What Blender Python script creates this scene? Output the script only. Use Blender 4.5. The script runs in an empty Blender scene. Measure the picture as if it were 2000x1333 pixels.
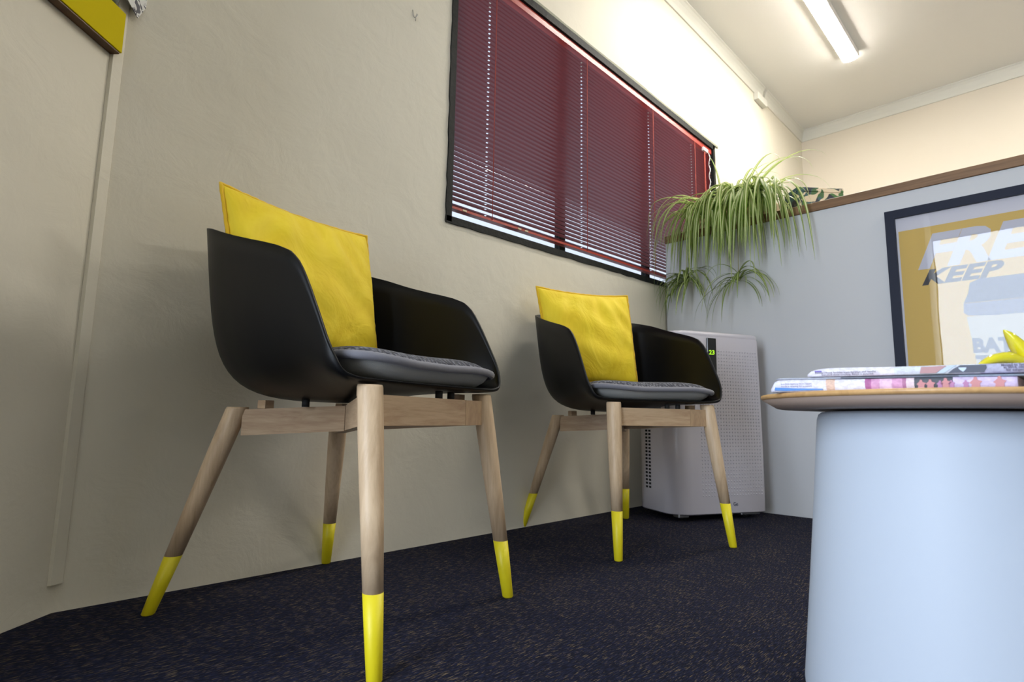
import bpy, bmesh, math, random
from mathutils import Vector, Matrix
random.seed(7)
PI = math.pi
scene = bpy.context.scene
COL = scene.collection

# ------------------------------------------------------------------ camera
cd = bpy.data.cameras.new('camera'); cam = bpy.data.objects.new('camera', cd); COL.objects.link(cam)
cd.sensor_width = 36.0; cd.lens = 1119.0 / 2000.0 * 36.0; cd.clip_start = 0.02
X0 = Vector((1100, -168.5, -1119)).normalized()
Z0 = Vector((131, 8306.5, -1119)).normalized()
Z0 = (Z0 - X0 * Z0.dot(X0)).normalized(); Y0 = Z0.cross(X0)
cam.matrix_world = Matrix.Translation((0, 0, 0.40)) @ Matrix((X0, Y0, Z0)).to_4x4()
cd.dof.use_dof = True; cd.dof.focus_distance = 1.35; cd.dof.aperture_fstop = 7.0
scene.camera = cam

# ------------------------------------------------------------------ world, daylight, exposure
scene.view_settings.view_transform = 'Standard'; scene.view_settings.look = 'None'
scene.view_settings.gamma = 1.0; scene.view_settings.use_curve_mapping = False
scene.view_settings.exposure = 0.08
w = bpy.data.worlds.new('overcast_sky'); scene.world = w; w.use_nodes = True
w.node_tree.nodes['Background'].inputs[0].default_value = (0.72, 0.82, 1.0, 1)
w.node_tree.nodes['Background'].inputs[1].default_value = 1.1

def area(name, loc, target, sx, sy, power, col):
    l = bpy.data.lights.new(name, 'AREA'); l.shape = 'RECTANGLE'; l.size = sx; l.size_y = sy
    l.energy = power; l.color = col
    o = bpy.data.objects.new(name, l); COL.objects.link(o); o.location = loc
    d = (Vector(target) - Vector(loc)).normalized()
    o.rotation_euler = d.to_track_quat('-Z', 'Y').to_euler()
    return o
# daylight through the glazed entrance door behind the camera (door_1)
area('daylight_door', (-1.795, 0.4475, 1.16), (0, 0.4475, 1.16), 0.89, 2.24, 92, (0.76, 0.86, 1.0))
TUBE_STRENGTH = 84.0

# ------------------------------------------------------------------ materials
MATS = {}
def mat(name, col=(0.8, 0.8, 0.8), rough=0.6, metal=0.0, spec=0.5, sheen=0.0, coat=0.0, emit=None, es=1.0, trans=0.0):
    m = bpy.data.materials.new(name); m.use_nodes = True
    b = m.node_tree.nodes['Principled BSDF']
    b.inputs['Base Color'].default_value = (*col, 1); b.inputs['Roughness'].default_value = rough
    b.inputs['Metallic'].default_value = metal; b.inputs['Specular IOR Level'].default_value = spec
    b.inputs['Sheen Weight'].default_value = sheen; b.inputs['Coat Weight'].default_value = coat
    b.inputs['Transmission Weight'].default_value = trans
    if emit: b.inputs['Emission Color'].default_value = (*emit, 1); b.inputs['Emission Strength'].default_value = es
    MATS[name] = m
    return m
def nd(m, t, **kw):
    n = m.node_tree.nodes.new(t)
    for k, v in kw.items():
        if k in n.inputs.keys(): n.inputs[k].default_value = v
        else: setattr(n, k, v)
    return n
def lk(m, a, b): m.node_tree.links.new(a, b)
def bs(m): return m.node_tree.nodes['Principled BSDF']
def coords(m, scale=(1, 1, 1), rot=(0, 0, 0), kind='Object'):
    tc = nd(m, 'ShaderNodeTexCoord'); mp = nd(m, 'ShaderNodeMapping')
    mp.inputs['Scale'].default_value = scale; mp.inputs['Rotation'].default_value = rot
    lk(m, tc.outputs[kind], mp.inputs['Vector']); return mp.outputs['Vector']
def ramp(m, fac, stops):
    r = nd(m, 'ShaderNodeValToRGB'); e = r.color_ramp.elements
    while len(e) < len(stops): e.new(0.5)
    for i, (p, c) in enumerate(stops): e[i].position = p; e[i].color = (*c, 1)
    lk(m, fac, r.inputs['Fac']); return r.outputs['Color']
def bump(m, h, strength=0.3, dist=0.01, prev=None):
    b = nd(m, 'ShaderNodeBump', Strength=strength, Distance=dist); lk(m, h, b.inputs['Height'])
    if prev: lk(m, prev, b.inputs['Normal'])
    return b.outputs['Normal']
def noise(m, vec, scale, detail=3.0, rough=0.5, dist=0.0):
    n = nd(m, 'ShaderNodeTexNoise', Scale=scale, Detail=detail, Roughness=rough, Distortion=dist)
    lk(m, vec, n.inputs['Vector']); return n.outputs['Fac']

# plaster walls
def wall_mat(name, c1, c2, strong=1.0):
    m = mat(name, c1, 0.62, spec=0.35)
    v = coords(m)
    big = noise(m, v, 2.2, 4, 0.55); mid = noise(m, v, 9, 5, 0.6, 0.6); fine = noise(m, v, 120, 3)
    lk(m, ramp(m, big, [(0.3, c1), (0.7, c2)]), bs(m).inputs['Base Color'])
    n1 = bump(m, big, 0.2 * strong, 0.05); n2 = bump(m, mid, 0.22 * strong, 0.012, n1); n3 = bump(m, fine, 0.18 * strong, 0.001, n2)
    lk(m, n3, bs(m).inputs['Normal'])
    return m
WALL = wall_mat('cream_plaster', (0.735, 0.69, 0.575), (0.765, 0.72, 0.605))
WALLFAR = wall_mat('cream_wall_smooth', (0.73, 0.66, 0.55), (0.745, 0.675, 0.565), 0.25)
CEIL = mat('ceiling_paint', (0.84, 0.835, 0.80), 0.8)
CORN = mat('cornice_paint', (0.72, 0.71, 0.64), 0.6)

# carpet
def carpet():
    m = mat('navy_carpet', (0.01, 0.012, 0.03), 0.95, spec=0.15)
    v1 = coords(m, (46, 640, 1)); v2 = coords(m, (60, 480, 1)); v3 = coords(m)
    d = noise(m, v1, 1.0, 2, 0.6); e = noise(m, v2, 1.0, 1, 0.5); big = noise(m, v3, 9, 3, 0.6)
    a = nd(m, 'ShaderNodeMath', operation='MULTIPLY_ADD'); lk(m, big, a.inputs[0]); a.inputs[1].default_value = 0.12; lk(m, d, a.inputs[2])
    k = ramp(m, a.outputs[0], [(0.672, (0, 0, 0)), (0.705, (1, 1, 1))])
    k2 = ramp(m, e, [(0.45, (0.0045, 0.0052, 0.014)), (0.70, (0.016, 0.020, 0.054))])
    mx = nd(m, 'ShaderNodeMix', data_type='RGBA'); lk(m, k, mx.inputs[0]); lk(m, k2, mx.inputs[6]); mx.inputs[7].default_value = (0.19, 0.145, 0.085, 1)
    lk(m, mx.outputs[2], bs(m).inputs['Base Color'])
    lk(m, bump(m, e, 0.9, 0.003), bs(m).inputs['Normal'])
    return m
CARPET = carpet()

# woods
def wood(name, c1, c2, scale=(1, 1, 1), freq=14, rough=0.45, axis='Z'):
    m = mat(name, c1, rough, spec=0.4)
    v = coords(m, scale)
    n = noise(m, v, freq, 5, 0.65, 0.8); f = noise(m, v, freq * 6, 2)
    mx = nd(m, 'ShaderNodeMath', operation='MULTIPLY_ADD'); lk(m, f, mx.inputs[0]); mx.inputs[1].default_value = 0.25; lk(m, n, mx.inputs[2])
    lk(m, ramp(m, mx.outputs[0], [(0.42, c2), (0.74, c1)]), bs(m).inputs['Base Color'])
    lk(m, bump(m, n, 0.15, 0.001), bs(m).inputs['Normal'])
    return m
LEGWOOD = wood('ash_wood_leg', (0.68, 0.51, 0.335), (0.50, 0.35, 0.215), (9, 9, 0.7), 4)
RAILWOOD = wood('ash_wood_rail', (0.58, 0.415, 0.26), (0.40, 0.255, 0.15), (1.2, 1.2, 13), 4)
RAILWOOD2 = wood('ash_wood_rail_end', (0.50, 0.34, 0.20), (0.36, 0.23, 0.135), (8, 1.2, 3), 4)
CAPWOOD = wood('brown_oak_edge', (0.24, 0.13, 0.058), (0.15, 0.078, 0.034), (10, 1.0, 18), 3)
TABLEWOOD = wood('light_oak_top', (0.60, 0.36, 0.155), (0.46, 0.26, 0.105), (2, 12, 12), 3, 0.35)
PLY = wood('brown_plywood_edge', (0.12, 0.055, 0.015), (0.07, 0.032, 0.010), (3, 3, 10), 4)

YELLOW = mat('yellow_leg_paint', (0.78, 0.66, 0.012), 0.45)
v = coords(YELLOW); lk(YELLOW, bump(YELLOW, noise(YELLOW, v, 160, 2), 0.12, 0.001), bs(YELLOW).inputs['Normal'])
YBOARD = mat('yellow_board_paint', (0.60, 0.48, 0.0), 0.75, spec=0.12)
BLACKSHELL = mat('black_plastic_shell', (0.0032, 0.0034, 0.0042), 0.42, spec=0.22)
v = coords(BLACKSHELL); lk(BLACKSHELL, bump(BLACKSHELL, noise(BLACKSHELL, v, 700, 2), 0.08, 0.0005), bs(BLACKSHELL).inputs['Normal'])
RUBBER = mat('black_rubber', (0.01, 0.01, 0.01), 0.7)

# velvet
def velvet():
    m = mat('yellow_velvet', (0.86, 0.60, 0.01), 0.75, sheen=0.35)
    bs(m).inputs['Sheen Tint'].default_value = (1.0, 0.85, 0.25, 1); bs(m).inputs['Sheen Roughness'].default_value = 0.4
    v = coords(m); n = noise(m, v, 7, 4, 0.6, 1.2)
    lk(m, ramp(m, n, [(0.30, (0.80, 0.57, 0.008)), (0.50, (0.88, 0.66, 0.018)), (0.72, (0.94, 0.73, 0.04))]), bs(m).inputs['Base Color'])
    n1 = bump(m, n, 0.35, 0.02); lk(m, bump(m, noise(m, v, 900, 1), 0.15, 0.0005, n1), bs(m).inputs['Normal'])
    return m
VELVET = velvet()
VSEAM = mat('yellow_velvet_seam', (0.80, 0.50, 0.005), 0.8, sheen=0.3)

def knit():
    m = mat('charcoal_knit', (0.10, 0.105, 0.13), 0.9, spec=0.2, sheen=0.2)
    v = coords(m, (1, 1, 0.0), (0, 0, 0.78))
    vo = nd(m, 'ShaderNodeTexVoronoi', Scale=130.0); lk(m, v, vo.inputs['Vector'])
    lk(m, ramp(m, vo.outputs['Distance'], [(0.1, (0.20, 0.205, 0.24)), (0.6, (0.03, 0.031, 0.045))]), bs(m).inputs['Base Color'])
    inv = nd(m, 'ShaderNodeMath', operation='SUBTRACT'); inv.inputs[0].default_value = 1.0; lk(m, vo.outputs['Distance'], inv.inputs[1])
    lk(m, bump(m, inv.outputs[0], 1.0, 0.004), bs(m).inputs['Normal'])
    return m
KNIT = knit()
PIPING = mat('grey_piping_fabric', (0.185, 0.185, 0.215), 0.85, sheen=0.2)
PADUNDER = mat('light_grey_pad_fabric', (0.44, 0.44, 0.42), 0.85)
for m in (PIPING, PADUNDER):
    v = coords(m); lk(m, bump(m, noise(m, v, 600, 2), 0.3, 0.001), bs(m).inputs['Normal'])

FRAMEBLK = mat('black_window_frame', (0.009, 0.010, 0.009), 0.6, spec=0.2)
v = coords(FRAMEBLK); lk(FRAMEBLK, bump(FRAMEBLK, noise(FRAMEBLK, v, 60, 3), 0.5, 0.004), bs(FRAMEBLK).inputs['Normal'])
BLIND = mat('maroon_slat', (0.30, 0.065, 0.068), 0.42, spec=0.5)
BLINDRAIL = mat('red_blind_rail', (0.42, 0.045, 0.03), 0.35)
CORD = mat('red_cord', (0.42, 0.06, 0.035), 0.7)
BRASSY = mat('pale_clip', (0.65, 0.55, 0.35), 0.4)
LAMINATE = mat('grey_white_laminate', (0.60, 0.605, 0.62), 0.5)
ACWHITE = mat('white_ac_plastic', (0.64, 0.61, 0.665), 0.28, coat=0.2)
ACDARK = mat('black_gloss_panel', (0.01, 0.01, 0.008), 0.12)
SLOT = mat('dark_slot', (0.004, 0.004, 0.006), 0.9)
GREENLED = mat('green_led', (0.1, 0.4, 0.0), 0.5, emit=(0.45, 0.85, 0.02), es=1.0)
GREYINK = mat('grey_print', (0.12, 0.13, 0.17), 0.6)
TABLEBASE = mat('white_powder_coat', (0.49, 0.55, 0.645), 0.5, spec=0.3)
v = coords(TABLEBASE); lk(TABLEBASE, bump(TABLEBASE, noise(TABLEBASE, v, 500, 2), 0.05, 0.0005), bs(TABLEBASE).inputs['Normal'])
NAVYFRAME = mat('dark_picture_frame', (0.010, 0.014, 0.032), 0.5, spec=0.2)
OCHRE = mat('ochre_print', (0.62, 0.41, 0.09), 0.6)
PAPERW = mat('white_poster_paper', (0.60, 0.59, 0.66), 0.6)
LETTERW = mat('pale_lilac_print', (0.53, 0.53, 0.62), 0.6)
LETTERK = mat('black_print', (0.02, 0.02, 0.03), 0.6)
CUPBODY = mat('cup_cream_print', (0.50, 0.48, 0.42), 0.6)
CUPBAND = mat('cup_grey_print', (0.16, 0.18, 0.26), 0.6)
CUPLID = mat('cup_lid_print', (0.07, 0.09, 0.15), 0.6)
CREAMPOT = mat('cream_planter', (0.72, 0.58, 0.36), 0.5)
SOIL = mat('soil', (0.03, 0.02, 0.012), 0.95)
BANANA = mat('glossy_yellow_ceramic', (0.68, 0.60, 0.02), 0.10, spec=0.6, coat=0.6)
METAL = mat('grey_metal', (0.35, 0.35, 0.36), 0.35, metal=0.9)
WHITEPL = mat('white_plastic', (0.8, 0.8, 0.78), 0.4)
TUBE = mat('lit_diffuser', (0.9, 0.9, 0.9), 0.5, emit=(1.0, 0.955, 0.865), es=TUBE_STRENGTH)

def glass_mat(name, tint=(1, 1, 1), wob=0.0, f0=0.024):
    m = bpy.data.materials.new(name); m.use_nodes = True; nt = m.node_tree
    nt.nodes.remove(nt.nodes['Principled BSDF']); out = nt.nodes['Material Output']
    t = nd(m, 'ShaderNodeBsdfTransparent'); t.inputs[0].default_value = (*tint, 1)
    g = nd(m, 'ShaderNodeBsdfGlossy'); g.inputs['Roughness'].default_value = 0.0
    lw = nd(m, 'ShaderNodeLayerWeight', Blend=0.5); mx = nd(m, 'ShaderNodeMixShader')
    pw = nd(m, 'ShaderNodeMath', operation='POWER'); lk(m, lw.outputs['Facing'], pw.inputs[0]); pw.inputs[1].default_value = 5.0
    f = nd(m, 'ShaderNodeMath', operation='MULTIPLY_ADD'); lk(m, pw.outputs[0], f.inputs[0]); f.inputs[1].default_value = 0.96; f.inputs[2].default_value = f0
    if wob:
        b = bump(m, noise(m, coords(m), 3.0, 1), wob, 0.02); lk(m, b, g.inputs['Normal'])
    lk(m, f.outputs[0], mx.inputs[0]); lk(m, t.outputs[0], mx.inputs[1]); lk(m, g.outputs[0], mx.inputs[2]); lk(m, mx.outputs[0], out.inputs[0])
    return m
GLASS = glass_mat('window_glass', f0=0.006); PGLASS = glass_mat('poster_glass', wob=0.02)

def leaf_mat(name, green, green2, pale):
    m = mat(name, green, 0.4, spec=0.4)
    bs(m).inputs['Subsurface Weight'].default_value = 0.0
    tc = nd(m, 'ShaderNodeTexCoord'); sp = nd(m, 'ShaderNodeSeparateXYZ'); lk(m, tc.outputs['UV'], sp.inputs[0])
    s = ramp(m, sp.outputs['X'], [(0.0, green), (0.24, green2), (0.36, pale), (0.66, pale), (0.78, green2)])
    lk(m, s, bs(m).inputs['Base Color'])
    # thin leaf: light passes through
    nt = m.node_tree; tr = nd(m, 'ShaderNodeBsdfTranslucent'); lk(m, s, tr.inputs['Color'])
    mx = nd(m, 'ShaderNodeMixShader'); mx.inputs[0].default_value = 0.45
    lk(m, bs(m).outputs[0], mx.inputs[1]); lk(m, tr.outputs[0], mx.inputs[2]); lk(m, mx.outputs[0], nt.nodes['Material Output'].inputs[0])
    return m
LEAFA = leaf_mat('variegated_leaf', (0.13, 0.24, 0.03), (0.22, 0.34, 0.05), (0.72, 0.76, 0.40))
LEAFB = leaf_mat('green_leaf', (0.12, 0.21, 0.035), (0.17, 0.27, 0.045), (0.46, 0.52, 0.20))
STEM = mat('plant_runner', (0.35, 0.30, 0.10), 0.6)

# ------------------------------------------------------------------ mesh helpers
def link(name, me, m=None, parent=None, smooth=False):
    o = bpy.data.objects.new(name, me); COL.objects.link(o)
    if m is not None and not me.materials: me.materials.append(m)
    if parent is not None: o.parent = parent
    if smooth:
        for p in me.polygons: p.use_smooth = True
    return o
def raw(name, vs, fs, m=None, parent=None, smooth=False):
    me = bpy.data.meshes.new(name); me.from_pydata([tuple(v) for v in vs], [], fs); me.update()
    return link(name, me, m, parent, smooth)
def empty(name, label, cat, loc=(0, 0, 0), rz=0.0, group=None):
    o = bpy.data.objects.new(name, None); COL.objects.link(o); o.location = loc; o.rotation_euler = (0, 0, rz)
    o.empty_display_size = 0.05
    return tag(o, label, cat, group)
def tag(o, label=None, cat=None, group=None, kind=None):
    if label: o['label'] = label
    if cat: o['category'] = cat
    if group: o['group'] = group
    if kind: o['kind'] = kind
    return o
def box_bm(bm, lo, hi, mtx=None):
    c = [(x, y, z) for x in (lo[0], hi[0]) for y in (lo[1], hi[1]) for z in (lo[2], hi[2])]
    vs = [bm.verts.new(mtx @ Vector(p) if mtx else p) for p in c]
    for f in ((0, 1, 3, 2), (4, 6, 7, 5), (0, 4, 5, 1), (2, 3, 7, 6), (0, 2, 6, 4), (1, 5, 7, 3)):
        bm.faces.new([vs[i] for i in f])
def bm_obj(name, bm, m=None, parent=None, bevel=0.0, seg=2, smooth=False):
    bmesh.ops.recalc_face_normals(bm, faces=bm.faces)
    if bevel: bmesh.ops.bevel(bm, geom=list(bm.edges), offset=bevel, segments=seg, affect='EDGES', profile=0.6)
    me = bpy.data.meshes.new(name); bm.to_mesh(me); bm.free()
    return link(name, me, m, parent, smooth)
def box(name, lo, hi, m=None, parent=None, bevel=0.0, seg=2, mtx=None):
    bm = bmesh.new(); box_bm(bm, lo, hi, mtx); return bm_obj(name, bm, m, parent, bevel, seg)
def ring_mesh(name, rings, m, parent=None, close=True, cap=True, smooth=True):
    n = len(rings[0]); vs = [p for r in rings for p in r]; fs = []
    for i in range(len(rings) - 1):
        for j in range(n if close else n - 1):
            k = (j + 1) % n; fs.append((i * n + j, i * n + k, (i + 1) * n + k, (i + 1) * n + j))
    if cap and close:
        fs.append(tuple(range(n - 1, -1, -1))); fs.append(tuple((len(rings) - 1) * n + j for j in range(n)))
    o = raw(name, vs, fs, m, parent, smooth)
    if smooth and cap:
        for p in o.data.polygons:
            if len(p.vertices) > 4: p.use_smooth = False
    return o
def lathe(name, prof, m, parent=None, seg=96, loc=(0, 0)):
    return ring_mesh(name, [[(loc[0] + r * math.cos(2 * PI * j / seg), loc[1] + r * math.sin(2 * PI * j / seg), z) for j in range(seg)] for r, z in prof], m, parent)
def cyl_between(name, a, b, r0, r1, m, parent=None, seg=24, stations=None):
    a = Vector(a); b = Vector(b); d = (b - a).normalized(); u = d.orthogonal().normalized(); v = d.cross(u)
    st = stations or [(0, r0), (1, r1)]
    return ring_mesh(name, [[a.lerp(b, t) + (u * math.cos(2 * PI * j / seg) + v * math.sin(2 * PI * j / seg)) * r for j in range(seg)] for t, r in st], m, parent)
def tube_path(name, pts, r, m, parent=None, seg=8, closed=False):
    pts = [Vector(p) for p in pts]; rings = []; n = len(pts)
    up = Vector((0, 0, 1)); prev = None
    for i, p in enumerate(pts):
        t = (pts[(i + 1) % n] - pts[i - 1]) if (closed or 0 < i < n - 1) else (pts[1] - pts[0] if i == 0 else pts[-1] - pts[-2])
        t.normalize()
        if prev is None: u = t.orthogonal().normalized()
        else: u = (prev - t * prev.dot(t)).normalized()
        prev = u; v = t.cross(u)
        rr = r[i] if isinstance(r, (list, tuple)) else r
        rings.append([p + (u * math.cos(2 * PI * j / seg) + v * math.sin(2 * PI * j / seg)) * rr for j in range(seg)])
    if closed: rings.append(rings[0]); return ring_mesh(name, rings, m, parent, cap=False)
    return ring_mesh(name, rings, m, parent)
def text_mesh(name, s, m, parent, size, origin, xdir, ydir, shear=0.0, bold=0.0, ext=0.0004, spacing=1.0, sx=1.0, align='LEFT'):
    cu = bpy.data.curves.new(name, 'FONT'); cu.body = s; cu.size = size; cu.shear = shear; cu.offset = bold
    cu.extrude = ext; cu.space_character = spacing; cu.align_x = align; cu.resolution_u = 3
    t = bpy.data.objects.new(name, cu); COL.objects.link(t)
    dg = bpy.context.evaluated_depsgraph_get(); dg.update()
    me = bpy.data.meshes.new_from_object(t.evaluated_get(dg)); COL.objects.unlink(t); bpy.data.objects.remove(t)
    x = Vector(xdir).normalized(); y = Vector(ydir).normalized(); z = x.cross(y); o3 = Vector(origin)
    for v in me.vertices: v.co = o3 + x * (v.co.x * sx) + y * v.co.y + z * v.co.z
    me.name = name; me.materials.clear()
    return link(name, me, m, parent)

# ------------------------------------------------------------------ the room
YW = 1.495; XP = 2.68; XF = 5.07; ZC = 2.89; XB = -1.80; YS = -4.50
KX = 0.228
WX0, WX1 = 1.196, 3.33
def wz0(x): return 1.070 + (x - 1.196) * 0.0225
def wz1(x): return 2.144 - (x - 1.6) * 0.010
tag(box('floor', (XB - 0.1, YS - 0.1, -0.06), (XF + 0.1, YW + 0.15, 0.0), CARPET), kind='structure')
tag(box('ceiling', (XB - 0.1, YS - 0.1, ZC), (XF + 0.1, YW + 0.15, ZC + 0.06), CEIL), kind='structure')
# window wall with its opening (slightly out of true, like the real one)
def window_wall():
    T = 0.16; vs = []; fs = []
    outer = [(KX - 0.15, 0), (XF, 0), (XF, ZC), (KX - 0.15, ZC)]
    inner = [(WX0, wz0(WX0)), (WX1, wz0(WX1)), (WX1, wz1(WX1)), (WX0, wz1(WX0))]
    for y in (YW, YW + T):
        vs += [(x, y, z) for x, z in outer] + [(x, y, z) for x, z in inner]
    for k in range(4):
        j = (k + 1) % 4
        fs += [(k, j, 4 + j, 4 + k), (8 + j, 8 + k, 12 + k, 12 + j), (4 + k, 4 + j, 12 + j, 12 + k), (j, k, 8 + k, 8 + j)]
    o = raw('wall_front', vs, fs, WALL); return tag(o, kind='structure')
window_wall()
tag(box('wall_far', (XF, YS - 0.1, 0), (XF + 0.12, YW + 0.16, ZC), WALLFAR), kind='structure')
# left wall: splayed panel running back from the corner, then a short return to the shop front
a42 = math.radians(42); LD = Vector((-math.cos(a42), -math.sin(a42))); LN = Vector((math.sin(a42), -math.cos(a42)))
LC = Vector((KX, YW)); L1 = LC + LD * 1.05; L2 = Vector((XB, 0.905))
def wall_poly(name, pts, th, z0, z1, m):
    # pts: room-side plan polyline, thickness away from the room (to the left of travel)
    vs = []; n = len(pts); off = []
    for i, p in enumerate(pts):
        d = (pts[min(i + 1, n - 1)] - pts[max(i - 1, 0)]).normalized(); nn = Vector((d.y, -d.x)); off.append(p + nn * th)
    for z in (z0, z1): vs += [(p.x, p.y, z) for p in pts] + [(p.x, p.y, z) for p in off]
    fs = []
    for i in range(n - 1):
        a, b = i, i + 1
        fs += [(a, b, 2 * n + b, 2 * n + a), (n + b, n + a, 3 * n + a, 3 * n + b), (2 * n + a, 2 * n + b, 3 * n + b, 3 * n + a), (b, a, n + a, n + b)]
    fs += [(0, 2 * n, 3 * n, n), (n - 1, 2 * n - 1, 4 * n - 1, 3 * n - 1)]
    o = raw(name, vs, fs, m); return o
tag(wall_poly('wall_left', [LC, L1], 0.12, 0, ZC, WALL), kind='structure')
tag(wall_poly('wall_return', [L1, L2], 0.12, 0, ZC, WALL), kind='structure')
def wall_hole_x(name, x0, x1, y0, y1, hy0, hy1, hz0, hz1, m):
    bm = bmesh.new()
    for lo, hi in (((x0, y0, 0), (x1, hy0, ZC)), ((x0, hy1, 0), (x1, y1, ZC)), ((x0, hy0, hz1), (x1, hy1, ZC)), ((x0, hy0, 0), (x1, hy1, hz0))):
        if hi[2] > lo[2] and hi[1] > lo[1]: box_bm(bm, lo, hi)
    return bm_obj(name, bm, m)
tag(wall_hole_x('wall_back', XB - 0.12, XB, YS - 0.1, 1.1, -0.05, 0.90, 0.0, 2.30, WALL), kind='structure')
tag(box('wall_right', (XB - 0.1, YS - 0.12, 0), (XF + 0.1, YS, ZC), WALL), kind='structure')
# unseen glazing frames of the two other openings
def frame_rect(name, P, U, V, w, h, t, d, m, parent=None, mull=0):
    P = Vector(P); U = Vector(U); V = Vector(V); N = U.cross(V); bm = bmesh.new()
    M = Matrix((U, V, N)).transposed().to_4x4(); M.translation = P
    for lo, hi in (((0, 0, 0), (w, t, d)), ((0, h - t, 0), (w, h, d)), ((0, t, 0), (t, h - t, d)), ((w - t, t, 0), (w, h - t, d))): box_bm(bm, lo, hi, M)
    for k in range(mull):
        c = w * (k + 1) / (mull + 1); box_bm(bm, (c - t / 2, t, 0), (c + t / 2, h - t, d), M)
    return bm_obj(name, bm, m, parent)
tag(frame_rect('door_1', (XB - 0.10, -0.05, 0.0), (0, 1, 0), (0, 0, 1), 0.95, 2.30, 0.008, 0.04, FRAMEBLK), kind='structure')
# cornices
def cornice_profile(): return [(0, 0), (0.008, 0), (0.010, 0.006), (0.014, 0.030), (0.022, 0.060), (0.032, 0.078), (0.040, 0.084), (0.040, 0.09), (0, 0.09)]
ring = [[(x, YW - a, 2.80 + b) for a, b in cornice_profile()] for x in (KX - 0.1, 4.17)]
tag(ring_mesh('trim_1', ring, CORN, smooth=False), kind='structure')
ring = [[(x, YW - a * 1.0, 2.80 + b) for a, b in cornice_profile()] for x in (4.21, XF)]
tag(ring_mesh('trim_2', ring, CORN, smooth=False), kind='structure')
ring = [[(XF - a, y, 2.80 + b) for a, b in cornice_profile()] for y in (YS, YW)]
tag(ring_mesh('trim_3', ring, CORN, smooth=False), kind='structure')
tag(box('cable_box', (4.03, YW - 0.035, 2.745), (4.20, YW - 0.001, 2.80), CORN, bevel=0.004), 'small white junction box tucked under the ceiling cornice above the window wall', 'box')
# cover strip in the left corner, ends above the carpet
sv = []
for z in (0.057, ZC):
    for p in (LC + LD * 0.020 + LN * 0.0005, LC + LD * 0.019 + LN * 0.008, Vector((KX + 0.0115, YW - 0.007)), Vector((KX + 0.013, YW - 0.0005)), LC + Vector((0.0, 0.004))):
        sv.append((p.x, p.y, z))
tag(raw('trim_4', sv, [(0, 1, 6, 5), (1, 2, 7, 6), (2, 3, 8, 7), (3, 4, 9, 8), (4, 0, 5, 9), (4, 3, 2, 1, 0), (5, 6, 7, 8, 9)], WALL), kind='structure')

# ------------------------------------------------------------------ window with frame, panes
wf = bpy.data.objects.new('window_1', None); COL.objects.link(wf); wf['kind'] = 'structure'
def quad_bar(name, a, b, c, d, y0, y1, m, parent):
    vs = [(p[0], y, p[1]) for y in (y0, y1) for p in (a, b, c, d)]
    return raw(name, vs, [(0, 1, 2, 3), (7, 6, 5, 4), (0, 4, 5, 1), (1, 5, 6, 2), (2, 6, 7, 3), (3, 7, 4, 0)], m, parent)
F = 0.021
def wobble_bar(name, ax, bx, inner, outer, m, vertical=False):
    # frame member with slightly wavering plaster-side edge
    n = 40; vs = []; fs = []
    for i in range(n + 1):
        t = ax + (bx - ax) * i / n; j = random.uniform(-0.0022, 0.0022)
        i_, o_ = inner(t), outer(t) + j
        for (q, y) in ((i_, YW - 0.006), (o_, YW - 0.006), (o_, YW + 0.05), (i_, YW + 0.05)):
            vs.append((q, y, t) if vertical else (t, y, q))
    for i in range(n):
        for k in range(4):
            l = (k + 1) % 4; fs.append((i * 4 + k, i * 4 + l, i * 4 + 4 + l, i * 4 + 4 + k))
    fs += [(0, 1, 2, 3), (n * 4 + 3, n * 4 + 2, n * 4 + 1, n * 4)]
    return raw(name, vs, fs, m, wf)
wobble_bar('window_frame', WX0 - 0.003, WX1 + 0.003, lambda x: wz0(x) + F, lambda x: wz0(x) - 0.004, FRAMEBLK)
wobble_bar('window_frame', WX0 - 0.003, WX1 + 0.003, lambda x: wz1(x) - 0.030, lambda x: wz1(x) + 0.004, FRAMEBLK)
wobble_bar('window_frame', 1.071, 2.146, lambda z: WX0 + F, lambda z: WX0 - 0.004, FRAMEBLK, True)
wobble_bar('window_frame', 1.12, 2.127, lambda z: WX1 - F, lambda z: WX1 + 0.004, FRAMEBLK, True)
wobble_bar('lintel_bead', WX0 - 0.02, WX1 + 0.05, lambda x: wz1(x) + 0.0042, lambda x: wz1(x) + 0.016, mat('lintel_cream', (0.30, 0.30, 0.22), 0.7))
for a, b in ((1.93, 1.97), (2.66, 2.70)):
    box('mullion', (a, YW + 0.10, 1.09), (b, YW + 0.13, 2.13), FRAMEBLK, wf)
for a, b in ((1.217, 1.93), (1.97, 2.66), (2.70, 3.31)):
    box('pane', (a, YW + 0.113, 1.085), (b, YW + 0.117, 2.13), GLASS, wf)
for x0, x1 in ((1.318, 1.365), (1.575, 1.625), (1.845, 1.875)):
    box('window_latch', (x0, YW + 0.06, wz0(x0) + 0.018), (x1, YW + 0.10, wz0(x0) + 0.040), RUBBER, wf, bevel=0.003)

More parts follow.
